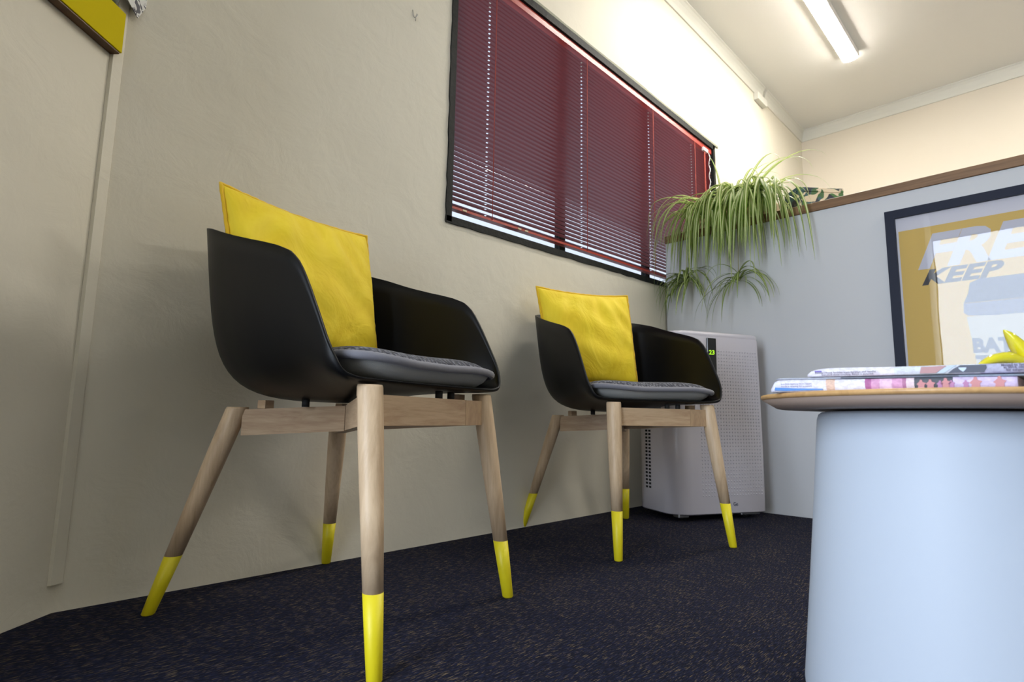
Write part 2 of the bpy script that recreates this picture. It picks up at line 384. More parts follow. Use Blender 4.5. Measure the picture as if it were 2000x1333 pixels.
# ------------------------------------------------------------------ venetian blind
YB = YW + 0.019
bl = empty('venetian_blind', 'closed maroon venetian blind filling the black framed window', 'blind', (2.26, YB, 2.09))
bl_inv = Matrix.Translation((-2.26, -YB, -2.09))
def shift(o, mtx=bl_inv):
    o.data.transform(mtx); return o
BX0, BX1 = 1.222, 3.300
ladders = [1.42, 2.01, 2.60, 3.08]; holes = [1.397, 1.985, 2.575, 3.06]
headz = 2.082
def slat_mesh(z, tilt, lift):
    xs = [BX0]
    for h in holes: xs += [h - 0.0045, h + 0.0045]
    xs.append(BX1); vs = []; fs = []; nx = len(xs)
    prof = [(-0.0125, -0.0008), (-0.003, 0.0010), (0.003, 0.0010), (0.0125, -0.0008)]
    ca, sa = math.cos(tilt), math.sin(tilt)
    for x in xs:
        for (y, dz) in prof: vs.append((x, YB + y * ca - dz * sa, z + lift * (x - BX0) + y * sa + dz * ca))
    for i in range(nx - 1):
        for k in range(3):
            if k == 1 and i in (1, 3, 5, 7): continue
            a = i * 4 + k; fs.append((a, a + 1, a + 5, a + 4))
    return vs, fs
NS = 49
for i in range(NS):
    z = 1.150 + i * 0.0189
    lift = 0.0225 * (1 - i / NS) * 0.9 - 0.009 * i / NS
    tl = math.radians(-6.5 + random.uniform(-0.3, 0.3))
    if i == 0: z -= 0.006
    vs, fs = slat_mesh(z, tl, lift)
    shift(raw('slat', vs, fs, BLIND, bl, True))
def sloped(name, x0, x1, y0, y1, z0, z1, lift, m, parent):
    vs = [(x, y, z + lift * (x - BX0)) for x in (x0, x1) for y in (y0, y1) for z in (z0, z1)]
    return raw(name, vs, [(0, 1, 3, 2), (4, 6, 7, 5), (0, 4, 5, 1), (2, 3, 7, 6), (0, 2, 6, 4), (1, 5, 7, 3)], m, parent)
shift(sloped('head_rail', BX0, BX1, YB - 0.016, YB + 0.014, 2.083, 2.113, -0.0095, BLINDRAIL, bl))
shift(sloped('bottom_rail', BX0, BX1, YB - 0.013, YB + 0.013, 1.1265, 1.1355, 0.0205, BLINDRAIL, bl))
for x in ladders:
    shift(cyl_between('ladder_cord', (x, YB - 0.0145, 1.131 + 0.0205 * (x - BX0)), (x, YB - 0.0145, 2.085 - 0.0095 * (x - BX0)), 0.0016, 0.0016, CORD, bl, 6))
shift(cyl_between('tilt_wand', (3.20, YB - 0.018, 1.45), (3.20, YB - 0.018, 2.065), 0.004, 0.004, CORD, bl, 8))
pts = []
for k in range(60):
    t = k / 59; pts.append((3.262 + 0.004 * math.sin(t * 60), YB - 0.019 + 0.004 * math.cos(t * 60), 2.06 - t * 0.75))
shift(tube_path('pull_cord', pts, 0.0028, WHITEPL, bl, 6))
shift(box('cord_clip', (3.175, YB - 0.026, 2.045), (3.235, YB - 0.012, 2.068), WHITEPL, bl, 0.003))
for x in (1.275, 1.56, 1.60):
    shift(box('rail_clip', (x, YB - 0.0150, 1.1280 + 0.0205 * (x - BX0)), (x + 0.018, YB - 0.0125, 1.1340 + 0.0205 * (x - BX0)), BRASSY, bl))

# ------------------------------------------------------------------ ceiling light
def ceiling_light(name, x0, x1, y, label):
    t = empty(name, label, 'ceiling light', ((x0 + x1) / 2, y, ZC))
    L = (x1 - x0) / 2
    box('batten', (-L, -0.050, -0.046), (L, 0.050, 0.0), WHITEPL, t, 0.006)
    rings = []
    for i, xx in enumerate([-L, -L + 0.006, -L + 0.015, L - 0.015, L - 0.006, L]):
        s = [0.75, 0.94, 1.0, 1.0, 0.94, 0.75][i]
        rings.append([(xx, 0.044 * s * math.cos(a), -0.0465 + 0.011 * s * min(0.0, math.copysign(abs(math.sin(a)) ** 0.6, math.sin(a)))) for a in [2 * PI * k / 20 for k in range(20)]])
    ring_mesh('diffuser', rings, TUBE, t)
    return t
ceiling_light('ceiling_light', 2.35, 4.15, 0.885, 'lit white tube light on the ceiling near the window wall')
ceiling_light('ceiling_light', 3.00, 4.50, -0.75, 'lit white tube light on the ceiling over the right side of the partition')
ceiling_light('ceiling_light', 1.20, 2.70, -2.40, 'lit white tube light on the ceiling farthest from the window wall')

# ------------------------------------------------------------------ low partition cabinet
pc = empty('partition_cabinet', 'chest high pale grey partition with a brown wood top edge', 'partition', (XP, 0.0, 0))
box('panel', (0, -2.2, 0.0), (0.33, YW - 0.01, 1.332), LAMINATE, pc, 0.001, 1)
box('wood_cap', (-0.006, -2.2, 1.3325), (0.338, YW - 0.008, 1.372), CAPWOOD, pc, 0.0015, 1)

# ------------------------------------------------------------------ armchairs
def shell_outline():
    out = []
    def add(x, y): out.append((x, y))
    hw = 0.268
    n = 14
    for i in range(n): add(hw * 0.86 * i / n, -0.252 + 0.012 * (i / n) ** 2)
    cx, cy, r = hw - 0.037, -0.205, 0.035
    for i in range(9):
        a = -PI / 2 + (PI / 2) * i / 8; add(cx + r * math.cos(a), cy + r * math.sin(a))
    for i in range(1, 22):
        t = i / 22; y = -0.205 + t * 0.27; add(hw + 0.004 * math.sin(t * PI / 2) - 0.002 + 0.002 * t, y)
    for i in range(0, 25):
        a = (PI / 2) * i / 24; ca, sa = math.cos(a), math.sin(a)
        p = 2.0 / 3.0
        add(0.272 * ca ** p, 0.065 + 0.212 * sa ** p)
    right = out[:]
    left = [(-x, y) for x, y in reversed(right[1:-1])]
    return right + left
def shell_height(x, y):
    tab = [(-0.26, 0.4615), (-0.242, 0.466), (-0.236, 0.482), (-0.228, 0.504), (-0.207, 0.545), (-0.187, 0.583), (-0.168, 0.618), (-0.148, 0.652), (-0.128, 0.678), (-0.105, 0.696), (-0.07, 0.710), (-0.03, 0.722), (0.0, 0.730), (0.08, 0.753), (0.16, 0.780), (0.23, 0.799), (0.30, 0.808)]
    for (y0, h0), (y1, h1) in zip(tab, tab[1:]):
        if y <= y1: 
            t = max(0, (y - y0) / (y1 - y0)); return h0 + (h1 - h0) * t
    return tab[-1][1]
def bez(p0, p1, p2, p3, t):
    s = 1 - t; return p0 * s ** 3 + 3 * p1 * s * s * t + 3 * p2 * s * t * t + p3 * t ** 3
def seat_floor(y):
    t = min(1, max(0, (y + 0.20) / 0.36)); return 0.455 - 0.034 * t * t * (3 - 2 * t)
def make_shell(parent):
    out = shell_outline(); n = len(out); NT = 22; vs = []; fs = []
    c = (0.0, -0.02)
    vs.append((c[0], c[1], seat_floor(c[1])))
    for k in range(1, NT + 1):
        t = k / NT
        for (x, y) in out:
            h = shell_height(x, y)
            f = bez(0, 1.0, 0.99, 1.0, t); g = bez(0, 0.0, 0.14, 1.0, t)
            q = min(1, max(0, (y + 0.02) / 0.20)); q = q * q * (3 - 2 * q)   # rounder behind
            f = f * (1 - q) + q * bez(0, 0.93, 0.885, 1.0, t)
            px, py = c[0] + (x - c[0]) * f, c[1] + (y - c[1]) * f
            z0 = seat_floor(py); vs.append((px, py, z0 + (h - z0) * g))
    for j in range(n): fs.append((0, 1 + j, 1 + (j + 1) % n))
    for k in range(NT - 1):
        for j in range(n):
            a = 1 + k * n + j; b = 1 + k * n + (j + 1) % n; fs.append((a, a + n, b + n, b))
    ra = math.radians(-4.0); vs = [(x * math.cos(ra) - y * math.sin(ra), x * math.sin(ra) + y * math.cos(ra), z) for x, y, z in vs]
    o = raw('shell', vs, fs, BLACKSHELL, parent, True)
    md = o.modifiers.new('thick', 'SOLIDIFY'); md.thickness = 0.0065; md.offset = 1.0; md.use_rim = True
    return o
FEET = [(-0.2271, -0.2833), (0.2271, -0.2833), (-0.2387, 0.2833), (0.2387, 0.2833)]
TOPS = [(-0.1933, -0.2211, 0.4546), (0.1933, -0.2211, 0.4546), (-0.1500, 0.1790, 0.4146), (0.1500, 0.1790, 0.4146)]
def rail_bar(name, pts, zf, m, parent, w=0.024, h=0.055):
    # horizontal plan polyline bar with vertical faces; zf(x,y) gives the top height
    n = len(pts); rings = []
    for i, (x, y) in enumerate(pts):
        a = Vector(pts[max(i - 1, 0)]); b = Vector(pts[min(i + 1, n - 1)]); d = (b - a).normalized(); q = Vector((-d.y, d.x)) * (w / 2)
        z = zf(x, y)
        rings.append([(x + q.x, y + q.y, z), (x - q.x, y - q.y, z), (x - q.x, y - q.y, z - h), (x + q.x, y + q.y, z - h)])
    return ring_mesh(name, rings, m, parent, smooth=False)
def make_chair(label, loc, rz, feet=None, tipf=0.30):
    t = empty('tub_armchair', label, 'armchair', loc, rz, 'black tub armchairs on yellow dipped legs')
    make_shell(t)
    for (fx, fy), (tx, ty, tz) in zip(feet or FEET, TOPS):
        a = Vector((fx, fy, 0.0)); b = Vector((tx, ty, tz))
        s = tipf
        mid = a.lerp(b, s)
        leg_obj(t, mid, b, [(0, 0.0165), (0.35, 0.0195), (0.70, 0.0222), (0.985, 0.0228), (1.0, 0.0215)], LEGWOOD, 'leg')
        lg = LAST[0]
        leg_obj(lg, a, mid, [(0, 0.0100), (0.02, 0.0122), (0.5, 0.0146), (1.0, 0.0167)], YELLOW, 'leg_tip')
    zf = lambda x, y: 0.438 - 0.029 * min(1, max(0, (y + 0.22) / 0.40))
    hub = (0.0, 0.0)
    for (tx, ty, tz) in TOPS:
        d = Vector((tx, ty)); L = d.length; d /= L
        p0 = d * 0.012; p1 = d * (L - 0.012)
        rail_bar('rail', [tuple(p0), tuple(p1)], zf, RAILWOOD, t, 0.026)
        sp = d * (L - 0.055)
        box('spacer', (sp.x - 0.012, sp.y - 0.012, zf(sp.x, sp.y)), (sp.x + 0.012, sp.y + 0.012, zf(sp.x, sp.y) + 0.018), RAILWOOD, t, 0.001, 1)
    rail_bar('rail', [(-0.180, -0.221), (0.1055, -0.221)], zf, RAILWOOD, t, 0.026)
    rail_bar('rail_end', [(0.1065, -0.221), (0.182, -0.221)], zf, RAILWOOD2, t, 0.026)
    for x, y in ((0.02, -0.221), (0.065, -0.221), (-0.08, 0.055), (0.10, 0.05)):
        z = zf(x, y); cyl_between('rubber_stud', (x, y, z - 0.001), (x, y, z + 0.016), 0.008, 0.008, RUBBER, t, 12)
    return t
LAST = [None]
def leg_obj(parent, a, b, st, m, name):
    # round tapered bar whose ends stay level with the floor
    seg = 28; d = (b - a); rings = []
    for tt, r in st:
        p = a.lerp(b, tt)
        rings.append([(p.x + r * math.cos(2 * PI * j / seg), p.y + r * math.sin(2 * PI * j / seg), p.z) for j in range(seg)])
    LAST[0] = ring_mesh(name, rings, m, parent); return LAST[0]
CN = ((0.6719, 1.1539, 0), 0.2937); CM = ((1.7485, 1.1607, 0), -0.3346)
make_chair('nearer black tub armchair at left, pale wooden legs dipped in yellow', *CN, tipf=0.272, feet=[(-0.2450, -0.3030)] + FEET[1:])
make_chair('further black tub armchair, standing beside the white air conditioner', *CM)

# seat pads
def pad_outline(hw, y0, y1, n=64, e=5.0):
    pts = []
    cy = (y0 + y1) / 2; hy = (y1 - y0) / 2
    for i in range(n):
        a = 2 * PI * i / n; c, s = math.cos(a), math.sin(a)
        pts.append((hw * math.copysign(abs(c) ** (2 / e), c), cy + hy * math.copysign(abs(s) ** (2 / e), s)))
    return pts
def make_pad(label, loc, rz, seed):
    rnd = random.Random(seed)
    t = empty('seat_pad', label, 'seat cushion', loc, rz, 'grey knitted seat pads on the armchairs')
    o = pad_outline(0.232, -0.262, 0.140)
    ph = rnd.uniform(-0.4, 0.4)
    o = [(x * (1.0 - 0.20 * max(0, (y + 0.20) / 0.34) ** 0.8), y) for x, y in o]
    def edge(x, y):  # height of the seam, wavering along the front
        w = 0.0045 * math.sin(x * 16 + ph) if y < -0.15 else 0.0
        return 0.4985 + w + (0.004 if y > 0 else 0) - 0.004 * (x / 0.24) * (1 if y < -0.1 else 0)
    cx, cy = 0.0, -0.055
    ra = math.radians(-3.0); o = [(x * math.cos(ra) - y * math.sin(ra), x * math.sin(ra) + y * math.cos(ra)) for x, y in o]
    def dome(sign, hgt, m, name):
        vs = [(cx, cy, edge(0, 0) + sign * hgt)]; n = len(o); K = 9
        for k in range(1, K + 1):
            f = (k / K) ** 0.45; g = (1 - f ** 12)
            for (x, y) in o:
                q_ = 0.985 if sign < 0 else 1.0; vs.append((cx + (x - cx) * f * q_, cy + (y - cy) * f, edge(x * f, y) * f + edge(0, 0) * (1 - f) + sign * hgt * g))
        fs = [(0, 1 + j, 1 + (j + 1) % n) if sign > 0 else (0, 1 + (j + 1) % n, 1 + j) for j in range(n)]
        for k in range(K - 1):
            for j in range(n):
                a = 1 + k * n + j; b = 1 + k * n + (j + 1) % n
                fs.append((a, a + n, b + n, b) if sign > 0 else (a, b, b + n, a + n))
        raw(name, vs, fs, m, t, True)
    dome(1, 0.027, KNIT, 'knitted_top'); dome(-1, 0.0355, PADUNDER, 'underside')
    tube_path('piping', [(x * 1.006, cy + (y - cy) * 1.01, edge(x, y)) for x, y in o], 0.0082, PIPING, t, 10, closed=True)
    return t
make_pad('grey knitted seat pad lying in the nearer armchair at left', *CN, 1)
make_pad('grey knitted seat pad lying in the further armchair by the air conditioner', *CM, 5)

# pillows
def make_pillow(label, loc, rz, bottom, top, W, H, T, seed, tip=0.0):
    rnd = random.Random(seed)
    t = empty('throw_pillow', label, 'pillow', loc, rz, 'yellow velvet pillows on the armchairs')
    b = Vector(bottom); tp = Vector(top); V = (tp - b).normalized(); U = Vector((1, -0.05, tip)).normalized(); U = (U - V * U.dot(V)).normalized(); N = U.cross(V)
    N2 = 34; phs = [rnd.uniform(0, 6.28) for _ in range(6)]
    def P(u, v, s):
        # edges bow inwards a little so the corners stand out as points
        ex = 1 - 0.045 * (1 - v * v) ; ey = 1 - 0.065 * (1 - u * u)
        x = u * W / 2 * ex; y = v * H / 2 * ey
        if v < 0.35: x *= 1 - 0.24 * ((0.35 - v) / 1.35) ** 1.2 * (1.0 if u < 0 else 0.45)
        th = T / 2 * ((1 - u * u) * (1 - v * v)) ** 0.42
        wr = 0.006 * (math.sin(7 * u + 4 * v + phs[0]) * math.sin(5 * v - 3 * u + phs[1])) * (1 - u ** 4) * (1 - v ** 4)
        wr += 0.0035 * math.sin(16 * u * v + 9 * u + phs[2]) * (1 - u ** 6) * (1 - v ** 6)
        z = s * (th + wr)
        if s > 0: z -= 0.012 * (v + 1) * (1 - u * u) * 0.3
        return b + V * (H / 2 + y) + U * x - N * 0 + N * z
    vs = []; fs = []
    for s in (1, -1):
        base = len(vs)
        for i in range(N2 + 1):
            for j in range(N2 + 1):
                u = math.sin(PI / 2 * (2 * i / N2 - 1)) * 0.6 + (2 * i / N2 - 1) * 0.4
                v = math.sin(PI / 2 * (2 * j / N2 - 1)) * 0.6 + (2 * j / N2 - 1) * 0.4
                vs.append(P(u, v, s))
        for i in range(N2):
            for j in range(N2):
                a = base + i * (N2 + 1) + j
                f = (a, a + 1, a + N2 + 2, a + N2 + 1)
                fs.append(f if s < 0 else f[::-1])
    o = raw('cover', vs, fs, VELVET, t, True)
    # flat flanged seam round the edge
    per = []
    K = 40
    for k in range(K): per.append((-1 + 2 * k / K, -1))
    for k in range(K): per.append((1, -1 + 2 * k / K))
    for k in range(K): per.append((1 - 2 * k / K, 1))
    for k in range(K): per.append((-1, 1 - 2 * k / K))
    pts = []; rr = []
    for (u, v) in per:
        p = P(u, v, 1); ctr = b + V * (H / 2); d = (p - ctr); e = d.normalized() * 0.004
        pts.append(p + e + N * rnd.uniform(-0.0012, 0.0012)); rr.append(0.0042 + rnd.uniform(-0.0006, 0.0006))
    tube_path('seam', pts, rr, VSEAM, t, 7, closed=True)
    return t
make_pillow('yellow velvet pillow leaning in the nearer armchair at left', *CN, (-0.010, 0.098, 0.528), (-0.008, 0.185, 0.900), 0.424, 0.375, 0.105, 3, 0.062)
make_pillow('yellow velvet pillow leaning in the further armchair', *CM, (-0.03, 0.100, 0.528), (-0.035, 0.185, 0.910), 0.413, 0.378, 0.100, 8, -0.10)

# ------------------------------------------------------------------ portable air conditioner
def ac():
    ux, uy = 0.8988, -0.4384   # to the viewer's right along the front
    th = math.atan2(uy, ux)
    # local frame: x to the right, y to the back, origin at front centre on the floor
    fr = Vector((2.545, 0.960)); W = 0.46; D = 0.27
    org = fr - Vector((ux, uy)) * (W / 2)
    t = empty('portable_air_conditioner', 'white portable air conditioner with black display, in the corner by the partition', 'air conditioner', (org.x, org.y, 0), th)
    H = 0.775; hw = W / 2
    def plan(s, bulge=0.0, r=0.085, rr=0.02):
        pts = []
        def arc(cx, cy, rad, a0, a1, n):
            for i in range(n + 1):
                a = a0 + (a1 - a0) * i / n; pts.append((cx + rad * math.cos(a), cy + rad * math.sin(a)))
        arc(-hw + r, r, r, PI, 1.5 * PI, 10)
        arc(hw - rr, rr, rr, 1.5 * PI, 2 * PI, 5)
        arc(hw - rr, D - rr, rr, 0, PI / 2, 4)
        arc(-hw + 0.04, D - 0.04, 0.04, PI / 2, PI, 4)
        return [(x * s, (y - D / 2) * s + D / 2) for x, y in pts]
    rings = []
    for z, s in ((0.034, 0.93), (0.024, 0.975), (0.030, 1.0), (0.30, 1.0), (0.62, 0.985), (0.752, 0.972), (0.757, 0.962), (0.7585, 0.962), (0.763, 0.970), (0.773, 0.955), (0.778, 0.90)):
        rings.append([(x, y, z) for x, y in plan(s)])
    ring_mesh('body', rings, ACWHITE, t)
    # quilted front: a grid of small diamond dimples standing proud
    vs = []; fs = []; yf = -0.0008
    nx, nz = 22, 44
    for i in range(nx):
        for k in range(nz):
            z = 0.10 + k * 0.0142 + (0.0071 if i % 2 else 0) * 0
            x = -0.095 + i * 0.0142
            if z > 0.70 or (x < -0.03 + 0.02 and z > 0.58): continue
            sc = 1.0 - 0.015 * max(0, (z - 0.30) / 0.32)
            y = yf + (1 - sc) * (D / 2) ; r = 0.0040; b = len(vs); x *= sc
            vs += [(x - r, y, z), (x, y, z - r), (x + r, y, z), (x, y, z + r), (x, y - 0.0035, z)]
            fs += [(b, b + 1, b + 4), (b + 1, b + 2, b + 4), (b + 2, b + 3, b + 4), (b + 3, b, b + 4)]
    o = raw('dimple_relief', vs, fs, ACWHITE, t); o['kind'] = 'stuff'
    # display strip
    yd = 0.0030
    box('display', (-0.056, yd - 0.006, 0.600), (-0.010, yd + 0.002, 0.750), ACDARK, t, 0.0015, 1)
    box('display_sill', (-0.058, yd - 0.0075, 0.594), (-0.008, yd + 0.002, 0.5985), ACWHITE, t, 0.001, 1)
    text_mesh('led_digits', '23', GREENLED, t, 0.026, (-0.049, yd - 0.0064, 0.680), (1, 0, 0), (0, 0, 1), bold=0.0006, sx=1.15)
    text_mesh('maker_mark', 'Ge', GREYINK, t, 0.022, (0.052, -0.0012, 0.056), (1, 0, 0), (0, 0, 1), bold=0.0003, sx=0.9)
    # side grille: two columns of square slots on the left side
    for col, yy in ((0, 0.168), (1, 0.192)):
        for k in range(20):
            z = 0.115 + k * 0.0148
            box('grille_slot', (-hw - 0.0012, yy, z), (-hw + 0.004, yy + 0.014, z + 0.0085), SLOT, t)
    box('side_handle', (-hw - 0.0015, 0.09, 0.44), (-hw + 0.004, 0.16, 0.462), GREYINK, t, 0.001, 1)
    for x, y in ((-0.15, 0.06), (0.16, 0.05), (-0.15, 0.21), (0.16, 0.21)):
        cyl_between('caster', (x - 0.01, y, 0.0125), (x + 0.01, y, 0.0125), 0.0125, 0.0125, RUBBER, t, 16)
    for x, w_ in ((-0.20, 0.05), (0.05, 0.02), (0.11, 0.10)):
        box('foot_plate', (x, 0.02, 0.013), (x + w_, 0.06, 0.034), METAL, t, 0.003, 1)
    return t
ac()

# ------------------------------------------------------------------ side table
TC = (1.036, 0.128); TH = 0.4415
tt = empty('side_table', 'small round side table with oak top and white conical base', 'table', (TC[0], TC[1], 0))
lathe('table_top', [(0.001, 0.4345), (0.2465, 0.4345), (0.2492, 0.4372), (0.2490, 0.4408), (0.2478, 0.4415), (0.001, 0.4415)], TABLEWOOD, tt, 128)
lathe('underside_bevel', [(0.001, 0.4205), (0.220, 0.4205), (0.226, 0.4215), (0.2462, 0.4342), (0.001, 0.4342)], mat('shaded_taupe_underside', (0.27, 0.20, 0.165), 0.6), tt, 128)  # taupe underside, with shadow and bluish light below the top put into its colour
lathe('base', [(0.001, 0.0), (0.190, 0.0), (0.199, 0.004), (0.2035, 0.013), (0.2042, 0.026), (0.200, 0.07), (0.1905, 0.17), (0.1805, 0.28), (0.1730, 0.37), (0.1700, 0.405), (0.1675, 0.413), (0.1625, 0.4170), (0.155, 0.4178), (0.001, 0.4178)], TABLEBASE, tt, 128)
for k in range(3):
    a = 2 * PI * k / 3 + 0.6
    cyl_between('mount_screw', (0.10 * math.cos(a), 0.10 * math.sin(a), 0.4177), (0.10 * math.cos(a), 0.10 * math.sin(a), 0.4206), 0.012, 0.012, RUBBER, tt, 12)

# ------------------------------------------------------------------ newspapers
RT = Vector((0.697, -0.717, 0)).normalized(); FW = Vector((0.717, 0.697, 0)).normalized()
def paper_mat(name, stops, lines, bg=(0.72, 0.72, 0.80)):
    """print: colour blocks along the fold, with rows of small type"""
    m = mat(name, bg, 0.6)
    v = coords(m); sp = nd(m, 'ShaderNodeSeparateXYZ'); lk(m, v, sp.inputs[0])
    r = nd(m, 'ShaderNodeValToRGB'); r.color_ramp.interpolation = 'CONSTANT'; e = r.color_ramp.elements
    while len(e) < len(stops): e.new(0.5)
    for i, (p, c) in enumerate(stops): e[i].position = p; e[i].color = (*c, 1)
    mr = nd(m, 'ShaderNodeMapRange'); mr.inputs[1].default_value = 0.0; mr.inputs[2].default_value = lines; lk(m, sp.outputs['X'], mr.inputs[0])
    nz = noise(m, coords(m, (1, 1, 1)), 90, 3, 0.7)
    ad = nd(m, 'ShaderNodeMath', operation='MULTIPLY_ADD'); lk(m, nz, ad.inputs[0]); ad.inputs[1].default_value = 0.012; lk(m, mr.outputs[0], ad.inputs[2])
    lk(m, ad.outputs[0], r.inputs['Fac'])
    n2 = noise(m, coords(m, (1, 1, 1.6)), 130, 4, 0.7)
    mx = nd(m, 'ShaderNodeMix', data_type='RGBA', blend_type='MULTIPLY'); mx.inputs[0].default_value = 0.35
    lk(m, r.outputs['Color'], mx.inputs[6]); lk(m, ramp(m, n2, [(0.40, (0.45, 0.35, 0.45)), (0.58, (1, 1, 1))]), mx.inputs[7])
    lk(m, mx.outputs[2], bs(m).inputs['Base Color'])
    return m
def folded_slab(name, L, D, z0f, th, m, parent, n=48, taper=0.0, wav=0.0, ph=0.0, endr=0.012):
    """folded sheets: rounded fold towards the viewer (y=0), length along x; z0f(x) is the underside"""
    rings = []
    for i in range(n + 1):
        x = L * i / n
        e = 1.0
        if x < endr: e = 0.35 + 0.65 * math.sqrt(max(0, 1 - (1 - x / endr) ** 2))
        t = th * e * (1 + wav * math.sin(x * 22 + ph)); z = z0f(x) + (th - t) * 0.4
        y0 = 0.002 * math.sin(x * 13 + ph)
        prof = []
        for k in range(9):
            a = -PI / 2 - PI * k / 8
            prof.append((x, y0 + t / 2 * 0.8 + t / 2 * 0.8 * math.cos(a), z + t / 2 + t / 2 * math.sin(a)))
        prof += [(x, D * 0.5, z + t), (x, D, z + t * (1 - taper)), (x, D, z), (x, D * 0.5, z)]
        rings.append(prof)
    return ring_mesh(name, rings, m, parent, smooth=True)
W1 = (0.74, 0.74, 0.84); PK = (0.62, 0.32, 0.52); PK2 = (0.74, 0.52, 0.68); DK = (0.07, 0.08, 0.10); OR = (0.70, 0.38, 0.30); LV = (0.60, 0.52, 0.76)
NP1 = paper_mat('newsprint_lower', [(0, W1), (0.275, (0.70, 0.50, 0.40)), (0.315, W1), (0.447, (0.42, 0.13, 0.32)), (0.475, PK), (0.51, PK2), (0.56, PK), (0.60, (0.40, 0.16, 0.30)), (0.615, (0.74, 0.62, 0.68)), (0.645, DK), (0.790, LV)], 0.2653)
NP2 = paper_mat('newsprint_upper', [(0, W1), (0.38, (0.62, 0.68, 0.76)), (0.69, (0.40, 0.42, 0.58))], 0.27)
NP3 = paper_mat('newsprint_middle', [(0, (0.40, 0.43, 0.50)), (0.2, (0.14, 0.16, 0.20)), (0.5, (0.30, 0.36, 0.42)), (0.9, (0.05, 0.06, 0.08))], 0.42)
def frame_empty(name, label, cat, px, group=None):
    o = empty(name, label, cat, px, math.atan2(RT.y, RT.x), group); return o
# positions on the table: lat = distance right of the optical axis, dep = distance ahead
def tp(lat, dep, z): return (0.697 * lat + 0.7145 * dep, -0.717 * lat + 0.697 * dep, z)
NX = Vector((0.695 * 0.697 - 0.717 * 0.7145, -0.717 * 0.695 - 0.697 * 0.717, 0)).normalized()
NA = math.atan2(NX.y, NX.x)
def sx(px):
    r = (px - 1000) / 1119; return (r * 0.82 - 0.37) / (0.695 + 0.717 * r)
def npos(s, back, z):
    p = Vector(tp(0.37 + 0.695 * s, 0.82 - 0.717 * s, z)); q = Vector((-NX.y, NX.x, 0)); return p + q * back
n1 = empty('folded_newspaper', 'lower folded newspaper with blue and pink print, flat on the side table', 'newspaper', npos(0, 0, TH + 0.0008), NA, 'newspapers on the side table')
def th1(x): return 0.0172 - 0.018 * x
def slab(name, L, D, zf, tf, m, parent, n=60, ph=0.0, endr=0.012, wav=0.02):
    rings = []
    for i in range(n + 1):
        x = L * i / n; e = 1.0
        if x < endr: e = 0.30 + 0.70 * math.sqrt(max(0, 1 - (1 - x / endr) ** 2))
        t = tf(x) * e * (1 + wav * math.sin(x * 40 + ph)); z = zf(x); y0 = 0.0003 * math.sin(x * 23 + ph)
        r = t / 2; prof = []
        for k in range(11):
            a = -PI / 2 - PI * k / 10; prof.append((x, y0 + r * 0.45 + r * 0.45 * math.cos(a), z + r + r * math.sin(a)))
        prof += [(x, D * 0.5, z + t), (x, D, z + t), (x, D, z), (x, D * 0.5, z)]
        rings.append(prof)
    return ring_mesh(name, rings, m, parent)
slab('sheets', 0.2653, 0.175, lambda x: 0.0, th1, NP1, n1)
def patch(name, xz, m, parent, y=-0.0009):
    xs = [p for p in xz]; k = len(xs); vs = [(x, y, z) for x, z in xs] + [(x, y + 0.0008, z) for x, z in xs]
    return raw(name, vs, [tuple(range(k)), tuple(range(2 * k - 1, k - 1, -1))] + [(i, i + k, (i + 1) % k + k, (i + 1) % k) for i in range(k)], m, parent)
BLUEP = mat('blue_print', (0.08, 0.24, 0.60), 0.6); PINKP = mat('pink_figures_print', (0.50, 0.22, 0.24), 0.6); PURP = mat('mauve_print', (0.40, 0.18, 0.36), 0.6)
TYPE = mat('newsprint_type', (0.13, 0.12, 0.20), 0.7); TYPEP = mat('pale_newsprint_type', (0.36, 0.34, 0.50), 0.7)
patch('blue_band', [(0.005, 0.0028), (0.02, 0.0016), (0.068, 0.0020), (0.068, 0.0034), (0.03, 0.0050), (0.006, 0.0068)], BLUEP, n1)
for row in range(2):
    text_mesh('type_row', 'in a first opening for a report', TYPEP, n1, 0.0036, (0.014, -0.0012, 0.0070 + 0.0034 * row), (1, 0, -0.01), (0, 0, 1), ext=0.0001, sx=0.95)
def figure(px, sc, m):
    x = sx(px); k = sc * 0.0044; z = 0.0052
    patch('printed_figure', [(x - k, 0.0012), (x + 0.9 * k, 0.0012), (x + k * 0.9, z), (x + 1.45 * k, z + 0.6 * k), (x + 0.5 * k, z + k), (x + 0.35 * k, z + 1.25 * k), (x + 0.4 * k, z + 1.6 * k), (x, z + 1.85 * k), (x - 0.4 * k, z + 1.6 * k), (x - 0.35 * k, z + 1.25 * k), (x - 0.6 * k, z + k), (x - 1.3 * k, z + 0.3 * k), (x - k * 0.8, z - 0.2 * k)], m, n1)
for px, sc, m in ((1797, 0.8, PINKP), (1815, 0.8, PINKP), (1834, 0.6, PURP), (1845, 0.95, PINKP), (1856, 0.6, PURP), (1884, 0.55, PURP), (1903, 0.98, PINKP), (1950, 0.98, PINKP)): figure(px, sc, m)
n3 = empty('newspaper_section', 'thin grey newspaper section between the two folded newspapers', 'newspaper', npos(0.006, 0.003, TH + 0.0186), NA + 0.03)
slab('sheets', 0.31, 0.16, lambda x: -0.0166 * x, lambda x: 0.0022, NP3, n3, endr=0.003)
n2 = empty('folded_newspaper', 'upper folded newspaper, topmost of the stack on the side table', 'newspaper', npos(0.0484, 0.004, TH + 0.0212), NA, 'newspapers on the side table')
L2N = 0.27
slab('sheets', L2N, 0.15, lambda x: -0.0170 * x, lambda x: 0.0112 - 0.004 * x, NP2, n2, endr=0.03)
zt = lambda x: -0.0170 * x
text_mesh('type_row', 'Former House facilities team fairways and results', TYPE, n2, 0.0036, (0.010, -0.0014, 0.0036), (1, 0, -0.010), (0, 0, 1), ext=0.0001, sx=1.0)
